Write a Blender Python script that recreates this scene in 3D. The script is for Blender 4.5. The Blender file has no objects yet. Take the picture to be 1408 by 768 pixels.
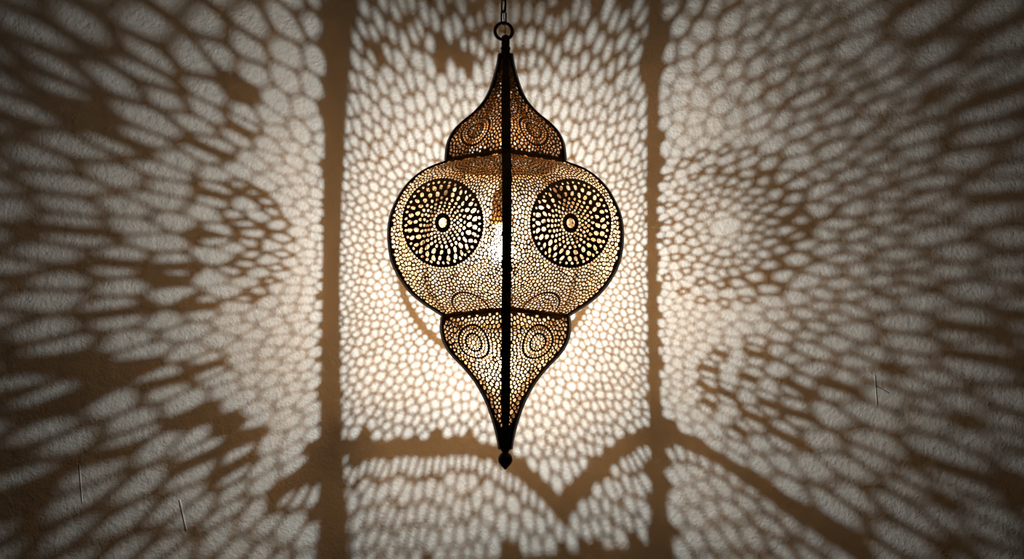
import bpy, bmesh, math, random
import numpy as np
from mathutils import Vector, Matrix

random.seed(7)
S = bpy.context.scene
COL = S.collection
R_ = math.radians

# ------------------------------------------------------------------ camera
W, H, F = 1408, 768, 3000.0
PITCH = R_(9.5)
CAM = np.array([0.0, -2.958, 1.5])
FWD = np.array([0, math.cos(PITCH), math.sin(PITCH)])
UP = np.array([0, -math.sin(PITCH), math.cos(PITCH)])
RT = np.array([1.0, 0, 0])
cd = bpy.data.cameras.new('camera')
cam = bpy.data.objects.new('camera', cd)
COL.objects.link(cam)
cam.location = CAM
cam.rotation_euler = (math.pi / 2 + PITCH, 0, 0)
cd.sensor_width = 36
cd.lens = 36 * F / W
cd.clip_end = 50
S.camera = cam

def ray(u, v):
    return FWD * F + RT * (u - W / 2) + UP * (H / 2 - v)

def on_plane(u, v, y):
    """point seen at picture position u, v on the vertical plane at depth y"""
    d = ray(u, v)
    return CAM + d * ((y - CAM[1]) / d[1])

def to_pix(p):
    q = np.asarray(p) - CAM
    f = q @ FWD
    return W / 2 + F * (q @ RT) / f, H / 2 - F * (q @ UP) / f

WALL_Y = 0.275
AX = float(on_plane(695, 345, 0)[0])          # the lantern's axis (y = 0)
BULB = on_plane(690, 333, 0.0)                # the filament

# ------------------------------------------------------------------ node helpers
def new_mat(name):
    m = bpy.data.materials.new(name)
    m.use_nodes = True
    nt = m.node_tree
    return m, nt, nt.nodes['Principled BSDF']

def nd(nt, typ, **kw):
    n = nt.nodes.new(typ)
    for k, v in kw.items():
        if k in n.inputs.keys() if isinstance(k, str) else False:
            n.inputs[k].default_value = v
        else:
            setattr(n, k, v)
    return n

def metal(name, c1, c2, rough, metallic=1.0, scale=60.0):
    m, nt, b = new_mat(name)
    tc = nd(nt, 'ShaderNodeTexCoord')
    nz = nd(nt, 'ShaderNodeTexNoise')
    nz.inputs['Scale'].default_value = scale
    nz.inputs['Detail'].default_value = 4
    nt.links.new(tc.outputs['Object'], nz.inputs['Vector'])
    cr = nd(nt, 'ShaderNodeValToRGB')
    cr.color_ramp.elements[0].position = .35
    cr.color_ramp.elements[1].position = .7
    cr.color_ramp.elements[0].color = (*c1, 1)
    cr.color_ramp.elements[1].color = (*c2, 1)
    nt.links.new(nz.outputs['Fac'], cr.inputs['Fac'])
    nt.links.new(cr.outputs['Color'], b.inputs['Base Color'])
    b.inputs['Metallic'].default_value = metallic
    b.inputs['Roughness'].default_value = rough
    bp = nd(nt, 'ShaderNodeBump')
    bp.inputs['Strength'].default_value = .25
    bp.inputs['Distance'].default_value = .0006
    nt.links.new(nz.outputs['Fac'], bp.inputs['Height'])
    nt.links.new(bp.outputs['Normal'], b.inputs['Normal'])
    return m

M_BRASS = metal('pierced_brass', (.25, .155, .075), (.34, .22, .11), .45, .9)
M_RIB = metal('dark_bronze', (.055, .036, .022), (.10, .065, .035), .45, .9)
M_EDGE = metal('antique_brass', (.22, .13, .05), (.36, .22, .08), .4, 1.0)
M_SOCKET = metal('socket_brass', (.35, .24, .1), (.45, .3, .13), .4, 1.0)
M_CABLE = metal('gold_cable', (.30, .20, .08), (.38, .26, .11), .5, .2)

# ------------------------------------------------------------------ setting
def box_bm(lo, hi):
    bm = bmesh.new()
    bmesh.ops.create_cube(bm, size=1)
    for v in bm.verts:
        for i in range(3):
            v.co[i] = lo[i] if v.co[i] < 0 else hi[i]
    return bm

def link(name, bm, mats, parent=None, smooth=False):
    me = bpy.data.meshes.new(name)
    bm.to_mesh(me)
    bm.free()
    for m in (mats if isinstance(mats, (list, tuple)) else [mats]):
        me.materials.append(m)
    if smooth:
        for p in me.polygons:
            p.use_smooth = True
    o = bpy.data.objects.new(name, me)
    COL.objects.link(o)
    if parent is not None:
        o.parent = parent
    return o

def plaster():
    m, nt, b = new_mat('rough_plaster')
    L = nt.links.new
    tc = nd(nt, 'ShaderNodeTexCoord')
    def noise(scale, detail, rough=.55):
        n = nd(nt, 'ShaderNodeTexNoise')
        n.inputs['Scale'].default_value = scale
        n.inputs['Detail'].default_value = detail
        n.inputs['Roughness'].default_value = rough
        L(tc.outputs['Object'], n.inputs['Vector'])
        return n
    def math_(op, a, bb=None):
        n = nd(nt, 'ShaderNodeMath', operation=op)
        for i, x in enumerate((a, bb)):
            if x is None:
                continue
            if isinstance(x, (int, float)):
                n.inputs[i].default_value = x
            else:
                L(x, n.inputs[i])
        return n.outputs[0]
    big = noise(5, 4)
    cr = nd(nt, 'ShaderNodeValToRGB')
    cr.color_ramp.elements[0].color = (.60, .58, .55, 1)
    cr.color_ramp.elements[1].color = (.67, .65, .62, 1)
    cr.color_ramp.elements[0].position = .35
    cr.color_ramp.elements[1].position = .65
    L(big.outputs['Fac'], cr.inputs['Fac'])
    L(cr.outputs['Color'], b.inputs['Base Color'])
    b.inputs['Roughness'].default_value = .95
    b.inputs['Specular IOR Level'].default_value = .1
    g1 = noise(260, 3, .6)
    g2 = noise(75, 3)
    g3 = noise(14, 2)
    h = math_('ADD', math_('MULTIPLY', g1.outputs['Fac'], .55), math_('MULTIPLY', g2.outputs['Fac'], .9))
    h = math_('ADD', h, math_('MULTIPLY', g3.outputs['Fac'], 1.6))
    # trowel scratches
    for (ua, va, ub, vb, r) in ((109, 640, 113, 690, 1.6), (247, 688, 256, 728, 1.8), (1203, 516, 1206, 556, 1.5),
                                (1222, 540, 1204, 530, 1.2), (40, 680, 48, 686, 1.3)):
        A = Vector(on_plane(ua, va, WALL_Y)); B = Vector(on_plane(ub, vb, WALL_Y)); AB = B - A
        sub = nd(nt, 'ShaderNodeVectorMath', operation='SUBTRACT')
        L(tc.outputs['Object'], sub.inputs[0]); sub.inputs[1].default_value = A
        dot = nd(nt, 'ShaderNodeVectorMath', operation='DOT_PRODUCT')
        L(sub.outputs[0], dot.inputs[0]); dot.inputs[1].default_value = AB / AB.length_squared
        cl = nd(nt, 'ShaderNodeClamp'); L(dot.outputs['Value'], cl.inputs['Value'])
        sc = nd(nt, 'ShaderNodeVectorMath', operation='SCALE')
        sc.inputs[0].default_value = AB; L(cl.outputs[0], sc.inputs['Scale'])
        df = nd(nt, 'ShaderNodeVectorMath', operation='DISTANCE')
        L(sub.outputs[0], df.inputs[0]); L(sc.outputs[0], df.inputs[1])
        mr = nd(nt, 'ShaderNodeMapRange', interpolation_type='SMOOTHSTEP')
        L(df.outputs['Value'], mr.inputs['Value'])
        mr.inputs['From Min'].default_value = 0
        mr.inputs['From Max'].default_value = r * .0011
        mr.inputs['To Min'].default_value = .9
        mr.inputs['To Max'].default_value = 0
        h = math_('ADD', h, mr.outputs[0])
    bp = nd(nt, 'ShaderNodeBump')
    bp.inputs['Strength'].default_value = .9
    bp.inputs['Distance'].default_value = .0022
    L(h, bp.inputs['Height'])
    L(bp.outputs['Normal'], b.inputs['Normal'])
    return m

M_WALL = plaster()
def flat(name, c, rough=.9):
    m, nt, b = new_mat(name)
    tc = nd(nt, 'ShaderNodeTexCoord')
    n = nd(nt, 'ShaderNodeTexNoise'); n.inputs['Scale'].default_value = 30
    nt.links.new(tc.outputs['Object'], n.inputs['Vector'])
    bp = nd(nt, 'ShaderNodeBump'); bp.inputs['Strength'].default_value = .2; bp.inputs['Distance'].default_value = .001
    nt.links.new(n.outputs['Fac'], bp.inputs['Height'])
    nt.links.new(bp.outputs['Normal'], b.inputs['Normal'])
    b.inputs['Base Color'].default_value = (*c, 1)
    b.inputs['Roughness'].default_value = rough
    return m
CEIL_Z = 2.75
for nm, lo, hi, mt in (('wall_back', (-2.6, WALL_Y, 0), (2.6, WALL_Y + .12, CEIL_Z), M_WALL),
                       ('ceiling', (-2.6, -3.6, CEIL_Z), (2.6, WALL_Y + .12, CEIL_Z + .1), flat('ceiling_plaster', (.45, .40, .35))),
                       ('floor', (-2.6, -3.6, -.1), (2.6, WALL_Y + .12, 0), flat('floor_screed', (.18, .14, .11)))):
    o = link(nm, box_bm(lo, hi), mt)
    o['kind'] = 'structure'

# ------------------------------------------------------------------ lantern profile
AZ = {'front': R_(0.8), 'right': R_(73), 'back_right': R_(180 - 37.9), 'back_left': R_(180 + 44.4), 'left': R_(360 - 72)}
ORDER = ['front', 'right', 'back_right', 'back_left', 'left']
def azdir(a):            # from the axis, 0 = towards the camera
    return np.array([math.sin(a), -math.cos(a), 0.0])

def silh(hw, v):
    """half width and row of the outline in the picture -> corner radius and height"""
    r = hw * .001
    for _ in range(8):
        p = on_plane(695 + hw, v, -r * math.cos(R_(72.5)))
        r = (p[0] - AX) / math.sin(R_(72.5))
    return r, p[2]

DOME = [(8.0, 74), (10.3, 90), (14.5, 106), (21, 125), (30, 141), (44, 156), (60, 169), (71, 181), (77.5, 194), (80, 206), (81, 219)]
BODY = [(81, 222.5), (90, 226), (106, 232), (121, 241), (135, 254.5), (146, 271), (156, 294), (159.5, 317), (158.5, 340), (154, 361), (144, 381),
        (130, 400), (112, 415.5), (94, 427), (85, 433)]
TAIL = [(86, 435), (87, 451), (83.6, 468), (73.5, 485), (58, 501.5), (43.5, 518.5), (33, 535), (24.4, 552), (18, 569), (12.8, 586), (9, 603), (7, 617)]

def spline(pts, n):
    P = np.array([silh(*p) for p in pts])
    d = np.r_[0, np.cumsum(np.linalg.norm(np.diff(P, axis=0), axis=1) ** .5)]
    ext = np.vstack([2 * P[0] - P[1], P, 2 * P[-1] - P[-2]])
    out = []
    for i in range(len(P) - 1):
        p0, p1, p2, p3 = ext[i:i + 4]
        for t in np.linspace(0, 1, 14, endpoint=False):
            out.append(.5 * ((2 * p1) + (-p0 + p2) * t + (2 * p0 - 5 * p1 + 4 * p2 - p3) * t * t + (-p0 + 3 * p1 - 3 * p2 + p3) * t ** 3))
    out.append(P[-1])
    out = np.array(out)
    L = np.r_[0, np.cumsum(np.linalg.norm(np.diff(out, axis=0), axis=1))]
    q = np.linspace(0, L[-1], n)
    return np.c_[np.interp(q, L, out[:, 0]), np.interp(q, L, out[:, 1])]

PROF = {'dome': spline(DOME, 70), 'body': spline(BODY, 110), 'tail': spline(TAIL, 80)}

class Panel:
    """a sheet bent along the profile between two neighbouring ribs; 2-D coordinates in millimetres: x across, s down the sheet"""
    def __init__(self, prof, a1, a2):
        if a2 < a1:
            a2 += 2 * math.pi
        self.half = (a2 - a1) / 2
        am = (a1 + a2) / 2
        self.n = azdir(am)
        self.t = np.array([math.cos(am), math.sin(am), 0.0])
        self.r, self.z = prof[:, 0], prof[:, 1]
        self.a = self.r * math.cos(self.half)
        self.s = np.r_[0, np.cumsum(np.hypot(np.diff(self.a), np.diff(self.z)))] * 1000
        self.hw_ = self.r * math.sin(self.half) * 1000
        self.len = self.s[-1]
    def hw(self, s):
        return float(np.interp(s, self.s, self.hw_))
    def p3(self, x, s):
        a = np.interp(s, self.s, self.a); z = np.interp(s, self.s, self.z)
        return np.array([AX, 0, 0]) + self.n * a + self.t * (x * .001) + np.array([0, 0, z])
    def s_at_z(self, z):
        return float(np.interp(-z, -self.z, self.s))
    def wall_pix(self, x, s):
        """where light through this spot of the sheet lands on the wall, in picture coordinates (None: not on the wall)"""
        d = self.p3(x, s) - BULB
        if d[1] < .012:
            return None
        return to_pix(BULB + d * ((WALL_Y - BULB[1]) / d[1]))
    def from_view(self, u, v, x=0.0, s=None):
        """the spot of the sheet seen at u, v"""
        q = np.array([x, self.len / 2 if s is None else s])
        for _ in range(12):
            f = np.array(to_pix(self.p3(*q))) - (u, v)
            J = np.array([(np.array(to_pix(self.p3(q[0] + .3, q[1]))) - (u, v) - f) / .3,
                          (np.array(to_pix(self.p3(q[0], q[1] + .3))) - (u, v) - f) / .3]).T
            st = np.linalg.solve(J, -f)
            q = q + np.clip(st, -15, 15)
        return float(q[0]), float(q[1])
    def from_wall(self, u, v):
        """the spot of the sheet whose light lands on the wall at u, v"""
        d = on_plane(u, v, WALL_Y) - BULB
        bn = (BULB - np.array([AX, 0, 0])) @ self.n
        dn = d @ self.n
        if dn < 1e-4:
            return None
        k = (self.a - bn) / dn
        f = BULB[2] + k * d[2] - self.z
        sg = np.nonzero(np.diff(np.sign(f)) != 0)[0]
        for i in sg:
            w = f[i] / (f[i] - f[i + 1])
            s = self.s[i] + w * (self.s[i + 1] - self.s[i])
            kk = k[i] + w * (k[i + 1] - k[i])
            p = BULB + d * kk
            x = float((p - np.array([AX, 0, 0])) @ self.t) * 1000
            if abs(x) <= self.hw(s):
                return x, float(s)
        return None

# ------------------------------------------------------------------ pierced sheets
class Seeds:
    """spots on a sheet; neighbours are measured with x divided by ax and s by sf(s), so that openings can be longer one way"""
    def __init__(self, pn, cell=12.0, ax=1.0, sf=None):
        self.pn, self.c, self.ax = pn, cell, ax
        self.sg = pn.s
        d = np.array([1.0 / sf(q) if sf else 1.0 for q in (self.sg[1:] + self.sg[:-1]) / 2])
        self.wg = np.r_[0, np.cumsum(d * np.diff(self.sg))]
        self.wlen = self.wg[-1]
        self.g = {}
        self.slot = {}           # long openings: direction, half length, half width
        self.wt = {}             # extra reach of single spots
        self.pts = []            # warped x, warped s, half strut, solid, x, s
    def warp(self, x, s):
        return x / self.ax, float(np.interp(s, self.sg, self.wg))
    def unwarp(self, p):
        return p[0] * self.ax, float(np.interp(p[1], self.wg, self.sg))
    def near(self, x, s, r):
        c = self.c
        k = int(r // c) + 1
        i, j = int(x // c), int(s // c)
        for a in range(i - k, i + k + 1):
            for b in range(j - k, j + k + 1):
                for q in self.g.get((a, b), ()):
                    p = self.pts[q]
                    if (p[0] - x) ** 2 + (p[1] - s) ** 2 < r * r:
                        yield q
    def add(self, x, s, gap, solid=False, mind=0):
        if s < 1 or s > self.pn.len - 1 or abs(x) > self.pn.hw(s) - .6:
            return False
        wx, ws = self.warp(x, s)
        if mind and next(self.near(wx, ws, mind), None) is not None:
            return False
        self.g.setdefault((int(wx // self.c), int(ws // self.c)), []).append(len(self.pts))
        self.pts.append((wx, ws, gap, solid, x, s))
        return True
    def ring(self, x0, s0, r, n, gap, solid=False, ph=0.0, mind=1.2, jit=0.0):
        for k in range(n):
            a = 2 * math.pi * (k + ph) / n
            rr = r + random.uniform(-jit, jit)
            self.add(x0 + rr * math.cos(a), s0 + rr * math.sin(a), gap, solid, mind)
    def fill(self, spacing, gapf, tries=30, keep_out=None):
        pn = self.pn
        mx = max(pn.hw_)
        N = int(2 * mx * pn.len / (4.4 * 4.4 * self.ax) * tries / 2)
        for _ in range(N):
            s = random.uniform(1, pn.len - 1)
            x = random.uniform(-mx, mx)
            if abs(x) > pn.hw(s) - .6:
                continue
            wx, ws = self.warp(x, s)
            if next(self.near(wx, ws, spacing(x, s)), None) is None and not (keep_out and keep_out(x, s)):
                self.add(x, s, gapf(x, s))

def clip(poly, nx, ny, c):
    """keep nx*x + ny*y <= c"""
    out = []
    n = len(poly)
    d = [nx * p[0] + ny * p[1] - c for p in poly]
    for i in range(n):
        j = (i + 1) % n
        if d[i] <= 0:
            out.append(poly[i])
        if (d[i] < 0 < d[j]) or (d[j] < 0 < d[i]):
            t = d[i] / (d[i] - d[j])
            out.append((poly[i][0] + t * (poly[j][0] - poly[i][0]), poly[i][1] + t * (poly[j][1] - poly[i][1])))
    return out

def build_sheet(name, sd, parent, margin=4.0, tip=9.0, solidf=None, thick=.0007):
    pn = sd.pn
    V, Fc = [], []
    pts = sd.pts
    for qi, (wx, ws, gap, solid, x, s) in enumerate(pts):
        B = 20.0
        poly = [(wx - B, ws - B), (wx + B, ws - B), (wx + B, ws + B), (wx - B, ws + B)]
        nb = [q for q in sd.near(wx, ws, 26.0) if q != qi]
        nb.sort(key=lambda q: (pts[q][0] - wx) ** 2 + (pts[q][1] - ws) ** 2)
        for q in nb:
            dx, dy = pts[q][0] - wx, pts[q][1] - ws
            dd = dx * dx + dy * dy
            rm = max((p[0] - wx) ** 2 + (p[1] - ws) ** 2 for p in poly)
            if dd > 4 * rm + 80:
                break
            poly = clip(poly, dx, dy, dx * (wx + pts[q][0]) / 2 + dy * (ws + pts[q][1]) / 2 + (sd.wt.get(qi, 0) - sd.wt.get(q, 0)) / 2)
            if len(poly) < 3:
                break
        if len(poly) < 3:
            continue
        # the sheet's own outline
        poly = clip(poly, 0, -1, 0)
        poly = clip(poly, 0, 1, sd.wlen)
        if len(poly) < 3:
            continue
        poly = [sd.unwarp(p) for p in poly]
        h0 = pn.hw(s); sl = (pn.hw(s + 2) - pn.hw(s - 2)) / 4.0
        poly = clip(poly, 1, -sl, h0 - sl * s)
        poly = clip(poly, -1, -sl, h0 - sl * s)
        cl = []
        for p in poly:
            if not cl or (p[0] - cl[-1][0]) ** 2 + (p[1] - cl[-1][1]) ** 2 > 4e-4:
                cl.append(p)
        if len(cl) > 2 and (cl[0][0] - cl[-1][0]) ** 2 + (cl[0][1] - cl[-1][1]) ** 2 < 4e-4:
            cl.pop()
        if len(cl) < 3:
            continue
        n = len(cl)
        outer, inner0 = [], []
        for i in range(n):
            p, pv, nx_ = cl[i], cl[i - 1], cl[(i + 1) % n]
            m1 = ((p[0] + pv[0]) / 2, (p[1] + pv[1]) / 2)
            m2 = ((p[0] + nx_[0]) / 2, (p[1] + nx_[1]) / 2)
            outer += [p, m2]
            inner0 += [(.14 * m1[0] + .72 * p[0] + .14 * m2[0], .14 * m1[1] + .72 * p[1] + .14 * m2[1]), m2]
        gx = sum(p[0] for p in inner0) / len(inner0); gy = sum(p[1] for p in inner0) / len(inner0)
        inr = 1e9
        for i in range(n):
            a, b = cl[i], cl[(i + 1) % n]
            ex, ey = b[0] - a[0], b[1] - a[1]
            L = math.hypot(ex, ey)
            inr = min(inr, abs((gx - a[0]) * ey - (gy - a[1]) * ex) / L)
        k = 1 - gap / max(inr, 1e-6)
        if solid or h0 - abs(x) < margin or h0 < tip or s < 3 or s > pn.len - 2 or k < .22 or (solidf and solidf(x, s)):
            k = 0
        b0 = len(V)
        V += outer
        m = len(outer)
        if k == 0:
            Fc.append([b0 + i for i in range(m)])
            continue
        k = min(k, .93)
        for i, p in enumerate(inner0):
            # round the opening off a little
            dx, dy = (p[0] - gx), (p[1] - gy)
            L = math.hypot(dx, dy)
            lim = inr * (1.9 if sd.ax == 1.0 else 3.2)
            f = min(1.0, lim / max(L, 1e-9))
            q = k * f
            if qi in sd.slot:
                ux, uy, hl, hw_ = sd.slot[qi]
                al, ac = dx * ux + dy * uy, dx * uy - dy * ux
                q = min(k, 1 / max(1e-9, math.hypot(al / hl, ac / hw_)))
            V.append((gx + dx * q, gy + dy * q))
        for i in range(m):
            j = (i + 1) % m
            Fc.append([b0 + i, b0 + j, b0 + m + j, b0 + m + i])
    A = np.array(V)
    a = np.interp(A[:, 1], pn.s, pn.a); z = np.interp(A[:, 1], pn.s, pn.z)
    P = np.outer(a, pn.n) + np.outer(A[:, 0] * .001, pn.t)
    P[:, 0] += AX
    P[:, 2] += z
    P -= ORIGIN
    me = bpy.data.meshes.new(name)
    me.from_pydata(P.tolist(), [], Fc)
    bm = bmesh.new(); bm.from_mesh(me)
    bmesh.ops.remove_doubles(bm, verts=bm.verts, dist=2.2e-5)
    bmesh.ops.recalc_face_normals(bm, faces=bm.faces)
    bm.to_mesh(me); bm.free()
    me.materials.append(M_BRASS)
    o = bpy.data.objects.new(name, me)
    COL.objects.link(o)
    o.parent = parent
    sm = o.modifiers.new('thickness', 'SOLIDIFY')
    sm.thickness = thick
    sm.offset = 0
    return o

ORIGIN = np.array(on_plane(695, 645, 0.0)); ORIGIN[0] = AX; ORIGIN[1] = 0
root = bpy.data.objects.new('pendant_lantern', None)
COL.objects.link(root)
root.location = ORIGIN
root.empty_display_size = .05
root['label'] = 'pierced brass pendant lantern with onion-shaped body and glowing bulb, hanging before the plaster wall'
root['category'] = 'lantern'

def big_medallion(sd, put, edge):
    """rosette of rows of openings; put(r, a) gives its spots on the sheet"""
    def ring(r, n, gap, solid=False, ph=0.0, mind=1.2, jit=0.0):
        for k in range(n):
            sd.add(*put(r + random.uniform(-jit, jit), 2 * math.pi * (k + ph) / n), gap, solid, mind)
    sd.add(*put(0, 0), .3)
    sd.wt[len(sd.pts) - 1] = 38
    ring(9.9, 34, 1, True, mind=.5)                        # plain oval ring round the middle opening
    ring(13.6, 18, .55)
    def slots(r, n, gap, hl, hw, ph=0.0, jit=0.0):
        for k in range(n):
            a = 2 * math.pi * (k + ph + random.uniform(-.12, .12)) / n
            rr = r + random.uniform(-jit, jit)
            p, q = put(rr, a), put(rr + 1, a + random.uniform(-.012, .012))
            L = math.hypot(q[0] - p[0], q[1] - p[1])
            if sd.add(*p, gap, False, 1.5):
                sd.slot[len(sd.pts) - 1] = ((q[0] - p[0]) / L, (q[1] - p[1]) / L, hl * random.uniform(.8, 1.15), hw * random.uniform(.8, 1.15))
    slots(18.6, 18, .7, 2.1, 1.7, .5, .6)
    slots(23.6, 21, .7, 2.4, 2.0, 0, .7)
    slots(28.4, 24, .7, 2.5, 2.1, .5, .7)
    slots(33.4, 27, .7, 2.6, 2.1, 0, .7)
    slots(41.6, 24, .6, 4.7 / edge, 2.7 / edge, .25, 1.1)
    slots(51.4, 29, .6, 4.8 / edge, 2.7 / edge, .5, 1.5)
    slots(58.8, 41, .6, 2.4 / edge, 1.9 / edge, .1, .7)
    ring(61.6, 140, 1, True, mind=2.2)
    ring(63.8, 84, .5, mind=2.0)

def ring_mark(sd, x0, s0, r, inner=True):
    """thin plain rings in the mesh with even rows of holes between"""
    ri = r * .52
    if inner:
        sd.add(x0, s0, .8)
        sd.ring(x0, s0, ri - 5.2, 8, .7)
        sd.ring(x0, s0, ri - 1.3, int((ri - 1) * 1.45), .55)
        sd.ring(x0, s0, ri, int(ri * 3), .8, True, mind=.4)
        sd.ring(x0, s0, ri + 1.3, int((ri + 1.3) * 1.45), .55)
    sd.ring(x0, s0, r - 1.7, int(r * 1.4), .6, ph=.3)
    sd.ring(x0, s0, r, int(r * 3), .8, True, mind=.4)
    sd.ring(x0, s0, r + 1.7, int((r + 2) * 1.4), .6)

def interp_curve(pts):
    xs = [p[0] for p in pts]; ys = [p[1] for p in pts]
    return lambda u: float(np.interp(u, xs, ys))
# edges of the plain border near the bottom of the rear sheets, given by the shadow they throw
BAND_T = interp_curve([(375, 690), (400, 640), (440, 596), (470, 590), (640, 594), (690, 604), (715, 622), (740, 650), (772, 686), (790, 664), (820, 630),
                       (850, 602), (890, 574), (915, 566), (940, 585), (1000, 622), (1100, 690), (1190, 740)])
BAND_B = interp_curve([(375, 690), (385, 684), (430, 655), (470, 634), (560, 626), (640, 623), (670, 630), (700, 645), (730, 668), (755, 695), (772, 718), (785, 697),
                       (805, 670), (830, 646), (860, 624), (885, 611), (910, 605), (935, 611), (970, 627), (1010, 651), (1090, 710), (1190, 778)])

def rear_features(sd, which):
    pn = sd.pn
    def at(u, v, gap, solid=False, mind=1.2):
        q = pn.from_wall(u, v)
        if q:
            sd.add(q[0], q[1], gap, solid, mind)
    def wring(u, v, r, n, gap, solid=False, ph=0.0, a0=0, a1=360, jit=0, mind=1.2):
        for k in range(n):
            a = R_(a0) + R_(a1 - a0) * (k + ph) / n
            rr = r + random.uniform(-jit, jit)
            at(u + rr * math.cos(a), v + rr * math.sin(a), gap, solid, mind)
    def knot(u, v, d=2.7):                                # a thick plain spot between six holes
        q = pn.from_wall(u, v)
        if q and sd.add(q[0], q[1], 1, True, 5.0):
            a0 = random.random() * 6
            for j in range(6):
                sd.add(q[0] + d * math.cos(a0 + j * math.pi / 3), q[1] + d * math.sin(a0 + j * math.pi / 3), .5, False, 2.2)
    # the plain border: a row of solid spots, a row of openings below it
    for u in np.arange(385, 1180, 2.0):
        qt, qb = pn.from_wall(u, BAND_T(u)), pn.from_wall(u, BAND_B(u))
        if not qt or not qb:
            continue
        mx, ms = .38 * qt[0] + .62 * qb[0], .38 * qt[1] + .62 * qb[1]
        nx, ns = .76 * (qb[0] - qt[0]), .76 * (qb[1] - qt[1])
        sd.add(mx, ms, .5, not (480 < u < 700 and random.random() < .2), 1.8)
        sd.add(mx + nx * random.uniform(.9, 1.1), ms + ns * random.uniform(.9, 1.1), .5, False, 3.2)
    if which == 'right':
        for fu, fv in ((1092, 95), (1128, 168), (1152, 250), (1160, 332), (1150, 414), (1092, 470), (1190, 110), (1222, 205), (1240, 290),
                       (1238, 375), (1060, 30), (1150, 20)):
            b0 = .52 + random.uniform(-.12, .12)          # six-petalled flowers outside the rosette
            for j in range(6):
                b = b0 + j * math.pi / 3
                at(fu + 24 * math.cos(b), fv + 21 * math.sin(b), .5, False, 1.5)
            for j in range(6):
                b = b0 + (j + .5) * math.pi / 3
                at(fu + 50 * math.cos(b), fv + 44 * math.sin(b), .55, False, 2.6)
        u, v = 996, 312
        at(u, v, .2)
        sd.wt[len(sd.pts) - 1] = 22
        wring(u, v, 32, 12, .45, jit=2)
        wring(u, v, 50, 21, .5, jit=2)
        wring(u, v, 62, 25, .5, ph=.5, jit=2)
        wring(u, v, 80, 20, .95, ph=.25)
        wring(u, v, 104, 22, 1.0, ph=.5)
        for k in range(60):
            knot(random.uniform(1215, 1480), random.uniform(100, 700), random.uniform(2.2, 3.2))
        for rr, n in ((32, 7), (62, 13), (92, 18)):      # thick knots between the holes low on the sheet
            for k in range(n):
                a = 2 * math.pi * k / n
                knot(1060 + rr * math.cos(a), 530 + .75 * rr * math.sin(a), 2.4)
    elif which == 'left':
        u, v = 305, 335
        wring(u, v, 42, 7, .9, a0=-75, a1=75, ph=.5)
        wring(u, v, 82, 11, 1.0, a0=-75, a1=80)
        for k in range(48):                               # uneven plain spots that throw long streaks
            knot(random.uniform(-60, 350), random.uniform(120, 700), random.uniform(2.0, 2.9))

def rear_solid(pn):
    def f(x, s):
        q = pn.wall_pix(x, s)
        if q is None:
            return False
        u, v = q
        if 385 < u < 1180:
            t = BAND_T(u) + 12 + 10 * math.sin(u * .27) + 8 * math.sin(u * .71)
            if t < v < BAND_B(u):
                return True
        return 445 < u < 650 and 64 < v < 92 and math.sin(u * .21) + math.sin(u * .5) > .5
    return f

def rear_spacing(pn):
    sh = pn.s_at_z(on_plane(695, 238, 0)[2])
    def f(x, s):
        if s < sh:
            return 3.2
        q = pn.wall_pix(x, s)
        if q is None:
            return 5.0
        u, v = q
        if s > pn.len - 20:
            return 3.5
        if u < 300:
            return 4.6
        if u < 450:
            return 4.0
        if u < 905:
            return 3.7
        if u < 1060:
            return 3.6
        return 5.0
    return f

def rear_gap(pn, which):
    sh = pn.s_at_z(on_plane(695, 238, 0)[2])
    def f(x, s):
        if s < sh:
            return .7
        q = pn.wall_pix(x, s)
        if q is None:
            return .9
        u, v = q
        d = math.hypot(u - 690, (v - 390) * 1.15)
        if which == 'centre':
            return .75 if v < 50 else .38
        return .15 + .85 * min(1, max(0, (d - 390) / 340)) + (.22 if v < 200 else 0) * min(1, max(0, (d - 400) / 100))
    return f

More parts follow.
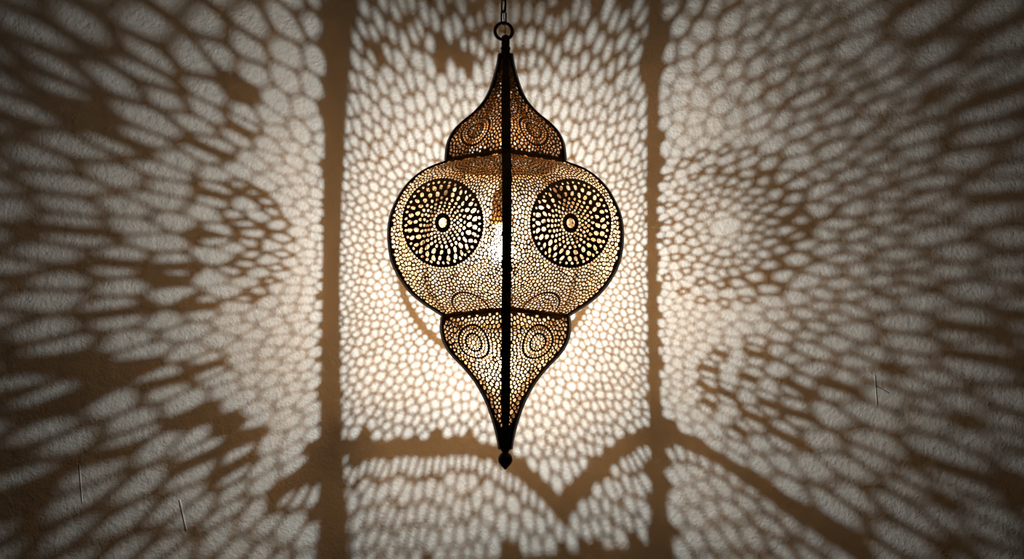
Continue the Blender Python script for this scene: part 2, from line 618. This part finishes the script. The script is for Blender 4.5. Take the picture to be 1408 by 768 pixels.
for idx in range(5):
    a1, a2 = AZ[ORDER[idx]], AZ[ORDER[(idx + 1) % 5]]
    rear = idx in (1, 2, 3)
    dx = {0: 1, 4: -1}.get(idx, 0)
    # dome
    pn = Panel(PROF['dome'], a1, a2)
    sd = Seeds(pn)
    ring_mark(sd, 2 if dx > 0 else 6 * dx, pn.s_at_z(on_plane(650, 183, -.03)[2]), 23)
    sd.fill(lambda x, s: 4.4, lambda x, s: .84)
    build_sheet('dome_panel', sd, root, margin=3.0, tip=6.5)
    # body
    pn = Panel(PROF['body'], a1, a2)
    sd = Seeds(pn)
    sm = pn.s_at_z(on_plane(609, 307, -.1)[2])
    if not rear:
        mu, mv = (784.5, 306.5) if dx > 0 else (609, 306)
        def in_rosette(x, s):
            u, v = to_pix(pn.p3(x, s))
            return math.hypot((u - mu) / .885, (v - mv) / .97) < 62
        big_medallion(sd, lambda r, a: pn.from_view(mu + r * .885 * math.cos(a), mv + r * (.97 if r > 14 else 1.1) * math.sin(a)), 1.0)
        ring_mark(sd, 0, pn.len - 10, 27, False)
        sd.fill(lambda x, s: 4.0 if s < sm - 40 or s > sm + 60 else 4.5, lambda x, s: .72, keep_out=in_rosette)
        build_sheet('body_panel', sd, root, margin=3.0)
    else:
        which = {1: 'right', 2: 'centre', 3: 'left'}[idx]
        ends = pn.s_at_z(on_plane(695, 268, 0)[2])
        sd = Seeds(pn, ax={1: 1.25, 2: 1.0001, 3: 1.5}[idx], sf=lambda q: 1.6 if q < ends else 1.35 if q > pn.len - 28 else 1.0)
        if which == 'centre':
            big_medallion(sd, lambda r, a: (r * 1.08 * math.cos(a), sm + r * math.sin(a)), .75)
        rear_features(sd, which)
        sd.fill(rear_spacing(pn), rear_gap(pn, which))
        build_sheet('body_panel', sd, root, margin=3.0, solidf=rear_solid(pn), thick=.0004)
    # tail
    pn = Panel(PROF['tail'], a1, a2)
    sd = Seeds(pn)
    ring_mark(sd, 4 * dx, pn.s_at_z(on_plane(651, 472, -.04)[2]), 24)
    sd.fill(lambda x, s: 4.7, lambda x, s: .88)
    tipz = pn.s_at_z(on_plane(695, 583, -.01)[2])
    build_sheet('tail_panel', sd, root, margin=3.0, tip=3, solidf=lambda x, s: s > tipz)

# ------------------------------------------------------------------ ribs, collars, fittings
def V3(p):
    return Vector([float(c) for c in p])
def sweep(path, lat, w, h, out=0.0):
    """flat bar along a path; lat = the across direction; w across, h through"""
    bm = bmesh.new()
    rings = []
    n = len(path)
    for i in range(n):
        p = V3(path[i])
        t = V3(path[min(i + 1, n - 1)]) - V3(path[max(i - 1, 0)])
        t.normalize()
        l = V3(lat).normalized()
        nn = l.cross(t).normalized()
        ww = w(i / (n - 1)) if callable(w) else w
        c = p + nn * out
        hb = h / 2
        pts = [(-ww / 2, -hb), (ww / 2, -hb), (ww / 2, hb * .5), (ww * .3, hb), (-ww * .3, hb), (-ww / 2, hb * .5)]
        rings.append([bm.verts.new(c + l * a + nn * b) for a, b in pts])
    for i in range(n - 1):
        for j in range(6):
            k = (j + 1) % 6
            bm.faces.new((rings[i][j], rings[i][k], rings[i + 1][k], rings[i + 1][j]))
    bm.faces.new(rings[0]); bm.faces.new(rings[-1][::-1])
    bmesh.ops.recalc_face_normals(bm, faces=bm.faces)
    return bm

RIBW = {'front': .0125, 'right': .0095, 'back_right': .0054, 'back_left': .0085, 'left': .0095}
for key in ORDER:
    d = azdir(AZ[key])
    lat = np.array([math.cos(AZ[key]), math.sin(AZ[key]), 0])
    for sec in ('dome', 'body', 'tail'):
        pr = PROF[sec]
        path = [d * r + np.array([AX, 0, z]) - ORIGIN for r, z in pr]
        rmax = pr[:, 0].max()
        wf = RIBW[key]
        rr = pr[:, 0]
        def width(t, rr=rr, wf=wf):
            r = rr[int(round(t * (len(rr) - 1)))]
            return min(wf, .0035 + r * .42)
        link('rib', sweep(path, lat, width, .0042), M_RIB, root)

def prism_ring(r0, r1, z0, z1, bev=.0008):
    """five-sided hoop: outer radius r1, inner r0"""
    bm = bmesh.new()
    rows = []
    for (r, z) in ((r0, z0), (r1, z0), (r1 + .001, (z0 + z1) / 2), (r1, z1), (r0, z1)):
        rows.append([bm.verts.new(V3(azdir(AZ[k]) * r + np.array([AX, 0, z]) - ORIGIN)) for k in ORDER])
    m = len(rows)
    for i in range(m):
        for j in range(5):
            k = (j + 1) % 5
            bm.faces.new((rows[i][j], rows[i][k], rows[(i + 1) % m][k], rows[(i + 1) % m][j]))
    bmesh.ops.recalc_face_normals(bm, faces=bm.faces)
    bmesh.ops.bevel(bm, geom=bm.edges[:], offset=bev, segments=1, affect='EDGES')
    return bm
rU, zU = silh(81.5, 220)
rL, zL = silh(86, 434)
link('upper_collar', prism_ring(rU - .004, rU + .0015, zU - .0035, zU + .0035), M_EDGE, root)
link('lower_collar', prism_ring(rL - .004, rL + .0015, zL - .0035, zL + .0035), M_EDGE, root)

def lathe(prof, n=40, x=AX, origin=None):
    o = ORIGIN if origin is None else origin
    bm = bmesh.new()
    rows = []
    for r, z in prof:
        rows.append([bm.verts.new(Vector((x + r * math.cos(2 * math.pi * k / n) - o[0], r * math.sin(2 * math.pi * k / n) - o[1], z - o[2])))
                     for k in range(n)] if r > 1e-6 else [bm.verts.new(Vector((x - o[0], -o[1], z - o[2])))])
    for A, B in zip(rows, rows[1:]):
        for k in range(n):
            j = (k + 1) % n
            if len(A) == 1 and len(B) == 1:
                continue
            if len(A) == 1:
                bm.faces.new((A[0], B[j], B[k]))
            elif len(B) == 1:
                bm.faces.new((A[k], A[j], B[0]))
            else:
                bm.faces.new((A[k], A[j], B[j], B[k]))
    bmesh.ops.recalc_face_normals(bm, faces=bm.faces)
    return bm
def zv(v):
    return float(on_plane(695, v, 0)[2])
def px(hw, v):
    return (hw * .001, zv(v))
link('tip_finial', lathe([(0, zv(612)), px(6, 612), px(7, 616), px(6.2, 619), px(4.6, 620.5), px(4.4, 621.5), px(7, 623.5), px(9.3, 627), px(10, 631),
                      px(9.3, 635), px(7, 638.5), px(4, 641.5), px(2, 644), (0, zv(645.5))]), M_RIB, root, True)
link('neck_sleeve', lathe([(0, zv(82)), px(9, 82), px(9.5, 78), px(8.5, 75), px(6.4, 73), px(6.2, 69), px(7, 68), px(7, 65.5), px(6, 64.5), px(5.6, 62),
                           px(6, 61), px(5.8, 52), px(4.8, 49.5), px(2.4, 48.2), (0, zv(48))], 28), M_RIB, root, True)
# the ring on top
RC = on_plane(692.5, 43, 0)
def torus_bm(c, R, r, rot, sx=1.0, sz=1.0, n=48, m=12, straight=0.0):
    """tube ring in the xz plane; straight lengthens it along z like a chain link"""
    bm = bmesh.new()
    rows = []
    for i in range(n):
        a = 2 * math.pi * i / n
        cx, cz = R * math.cos(a), R * math.sin(a) + (straight if math.sin(a) > 1e-6 else -straight if math.sin(a) < -1e-6 else 0)
        row = []
        for j in range(m):
            b = 2 * math.pi * j / m
            p = Vector(((cx + r * math.cos(b) * math.cos(a)), r * math.sin(b), cz + r * math.cos(b) * math.sin(a)))
            row.append(bm.verts.new(rot @ p + V3(c)))
        rows.append(row)
    for i in range(n):
        for j in range(m):
            bm.faces.new((rows[i][j], rows[(i + 1) % n][j], rows[(i + 1) % n][(j + 1) % m], rows[i][(j + 1) % m]))
    bmesh.ops.recalc_face_normals(bm, faces=bm.faces)
    return bm
link('hanging_ring', torus_bm(RC - ORIGIN, .0122, .0024, Matrix.Rotation(R_(6), 3, 'Z')), M_RIB, root, True)

def tube(pts, r, n=10):
    bm = bmesh.new()
    rows = []
    for i, p in enumerate(pts):
        t = (V3(pts[min(i + 1, len(pts) - 1)]) - V3(pts[max(i - 1, 0)])).normalized()
        a = t.cross(Vector((0, 1, .01))).normalized(); b = t.cross(a)
        rows.append([bm.verts.new(V3(p) + a * r * math.cos(2 * math.pi * k / n) + b * r * math.sin(2 * math.pi * k / n)) for k in range(n)])
    for A, B in zip(rows, rows[1:]):
        for k in range(n):
            bm.faces.new((A[k], A[(k + 1) % n], B[(k + 1) % n], B[k]))
    bm.faces.new(rows[0]); bm.faces.new(rows[-1])
    bmesh.ops.recalc_face_normals(bm, faces=bm.faces)
    return bm

# lamp holder and bulb inside
bx = float(BULB[0]); bz = float(BULB[2]) - .010
top = np.array([AX, 0, zv(82)])
neck = np.array([bx, 0, bz + .083])
link('inner_cord', tube([top - ORIGIN, (top + neck) / 2 + np.array([.002, 0, 0]) - ORIGIN, neck - ORIGIN], .0028), M_RIB, root, True)
link('lamp_holder', lathe([(0, bz + .084), (.008, bz + .083), (.013, bz + .076), (.0145, bz + .045), (.0165, bz + .043), (.0165, bz + .034), (.013, bz + .033), (0, bz + .033)], 32, bx),
     M_SOCKET, root, True)
mb, nt, b = new_mat('glowing_bulb_glass')
nt.nodes.remove(b)
em = nd(nt, 'ShaderNodeEmission')
em.inputs['Color'].default_value = (1, .51, .18, 1)
em.inputs['Strength'].default_value = 160
tr = nd(nt, 'ShaderNodeBsdfTransparent')
ad = nd(nt, 'ShaderNodeAddShader')
nt.links.new(em.outputs[0], ad.inputs[0]); nt.links.new(tr.outputs[0], ad.inputs[1])
nt.links.new(ad.outputs[0], nt.nodes['Material Output'].inputs['Surface'])
gl = [(0, -.017)]
for k in range(1, 12):
    a = math.pi * k / 14
    gl.append((.017 * math.sin(a), -.017 * math.cos(a)))
gl += [(.0098, .022), (.0085, .028), (.0082, .0335)]
bulb = link('light_bulb', lathe([(r, bz + z) for r, z in gl], 32, bx), mb, root, True)
bulb['label'] = 'glowing light bulb'

ld = bpy.data.lights.new('bulb_light', 'POINT')
ld.energy = 8.9
ld.color = (.90, .985, .97)
ld.shadow_soft_size = .0018
lo = bpy.data.objects.new('bulb_light', ld)
COL.objects.link(lo)
lo.location = BULB

# ------------------------------------------------------------------ chain and cable
ch = bpy.data.objects.new('hanging_chain', None)
COL.objects.link(ch)
c0 = np.array([RC[0], 0, RC[2] + .0122])
ch.location = c0
ch.empty_display_size = .02
ch['label'] = 'dark oval-link chain running up out of frame from the ring of the lantern'
ch['category'] = 'chain'
pitch = .0172
nlink = int((CEIL_Z - .02 - c0[2]) / pitch)
pitch = (CEIL_Z - .022 - c0[2]) / nlink
for k in range(nlink):
    c = np.array([0, 0, pitch * k + .0075])
    rot = Matrix.Rotation(R_(40 if k % 2 == 0 else -50), 3, 'Z')
    link('chain_link', torus_bm(c, .0042, .00125, rot, n=24, m=8, straight=.0058), M_RIB, ch, True)
hk = bpy.data.objects.new('ceiling_hook', None)
COL.objects.link(hk)
hk.location = (c0[0], 0, CEIL_Z)
hk['label'] = 'dark round ceiling plate with a hook carrying the chain of the lantern'
hk['category'] = 'hook'
ORG2 = np.array([c0[0], 0, CEIL_Z])
link('ceiling_plate', lathe([(0, CEIL_Z), (.035, CEIL_Z), (.034, CEIL_Z - .004), (.012, CEIL_Z - .009), (0, CEIL_Z - .009)], 32, c0[0], ORG2), M_RIB, hk, True)
hp = [np.array([0, 0, -.008])] + [np.array([.006 * math.sin(a), 0, -.0195 - .006 * -math.cos(a)]) for a in np.linspace(0, math.pi * 1.5, 12)]
link('hook', tube(hp, .0013), M_RIB, hk, True)
cab = []
for k in range(60):
    t = k / 59
    z = zv(52) + .001 + t * (CEIL_Z - .009 - zv(52))
    cab.append(np.array([c0[0] + .0012 + .0012 * math.sin(t * 60), .0022 * math.sin(t * 45), z]))
cb = link('lamp_cable', tube([p - cab[0] for p in cab], .0008), M_CABLE)
cb.location = cab[0]
cb['label'] = 'thin gold electric cable threaded through the chain above the lantern'
cb['category'] = 'cable'

# ------------------------------------------------------------------ world and colour
w = bpy.data.worlds.new('dim_room')
S.world = w
w.use_nodes = True
bg = w.node_tree.nodes['Background']
bg.inputs['Color'].default_value = (1.0, .88, .76, 1)
bg.inputs['Strength'].default_value = .006
S.view_settings.view_transform = 'Standard'
S.view_settings.look = 'None'
S.view_settings.exposure = 0
S.view_settings.gamma = 1
S.view_settings.use_curve_mapping = False
S.cycles.use_denoising = True
S.cycles.max_bounces = 8
S.cycles.transparent_max_bounces = 16
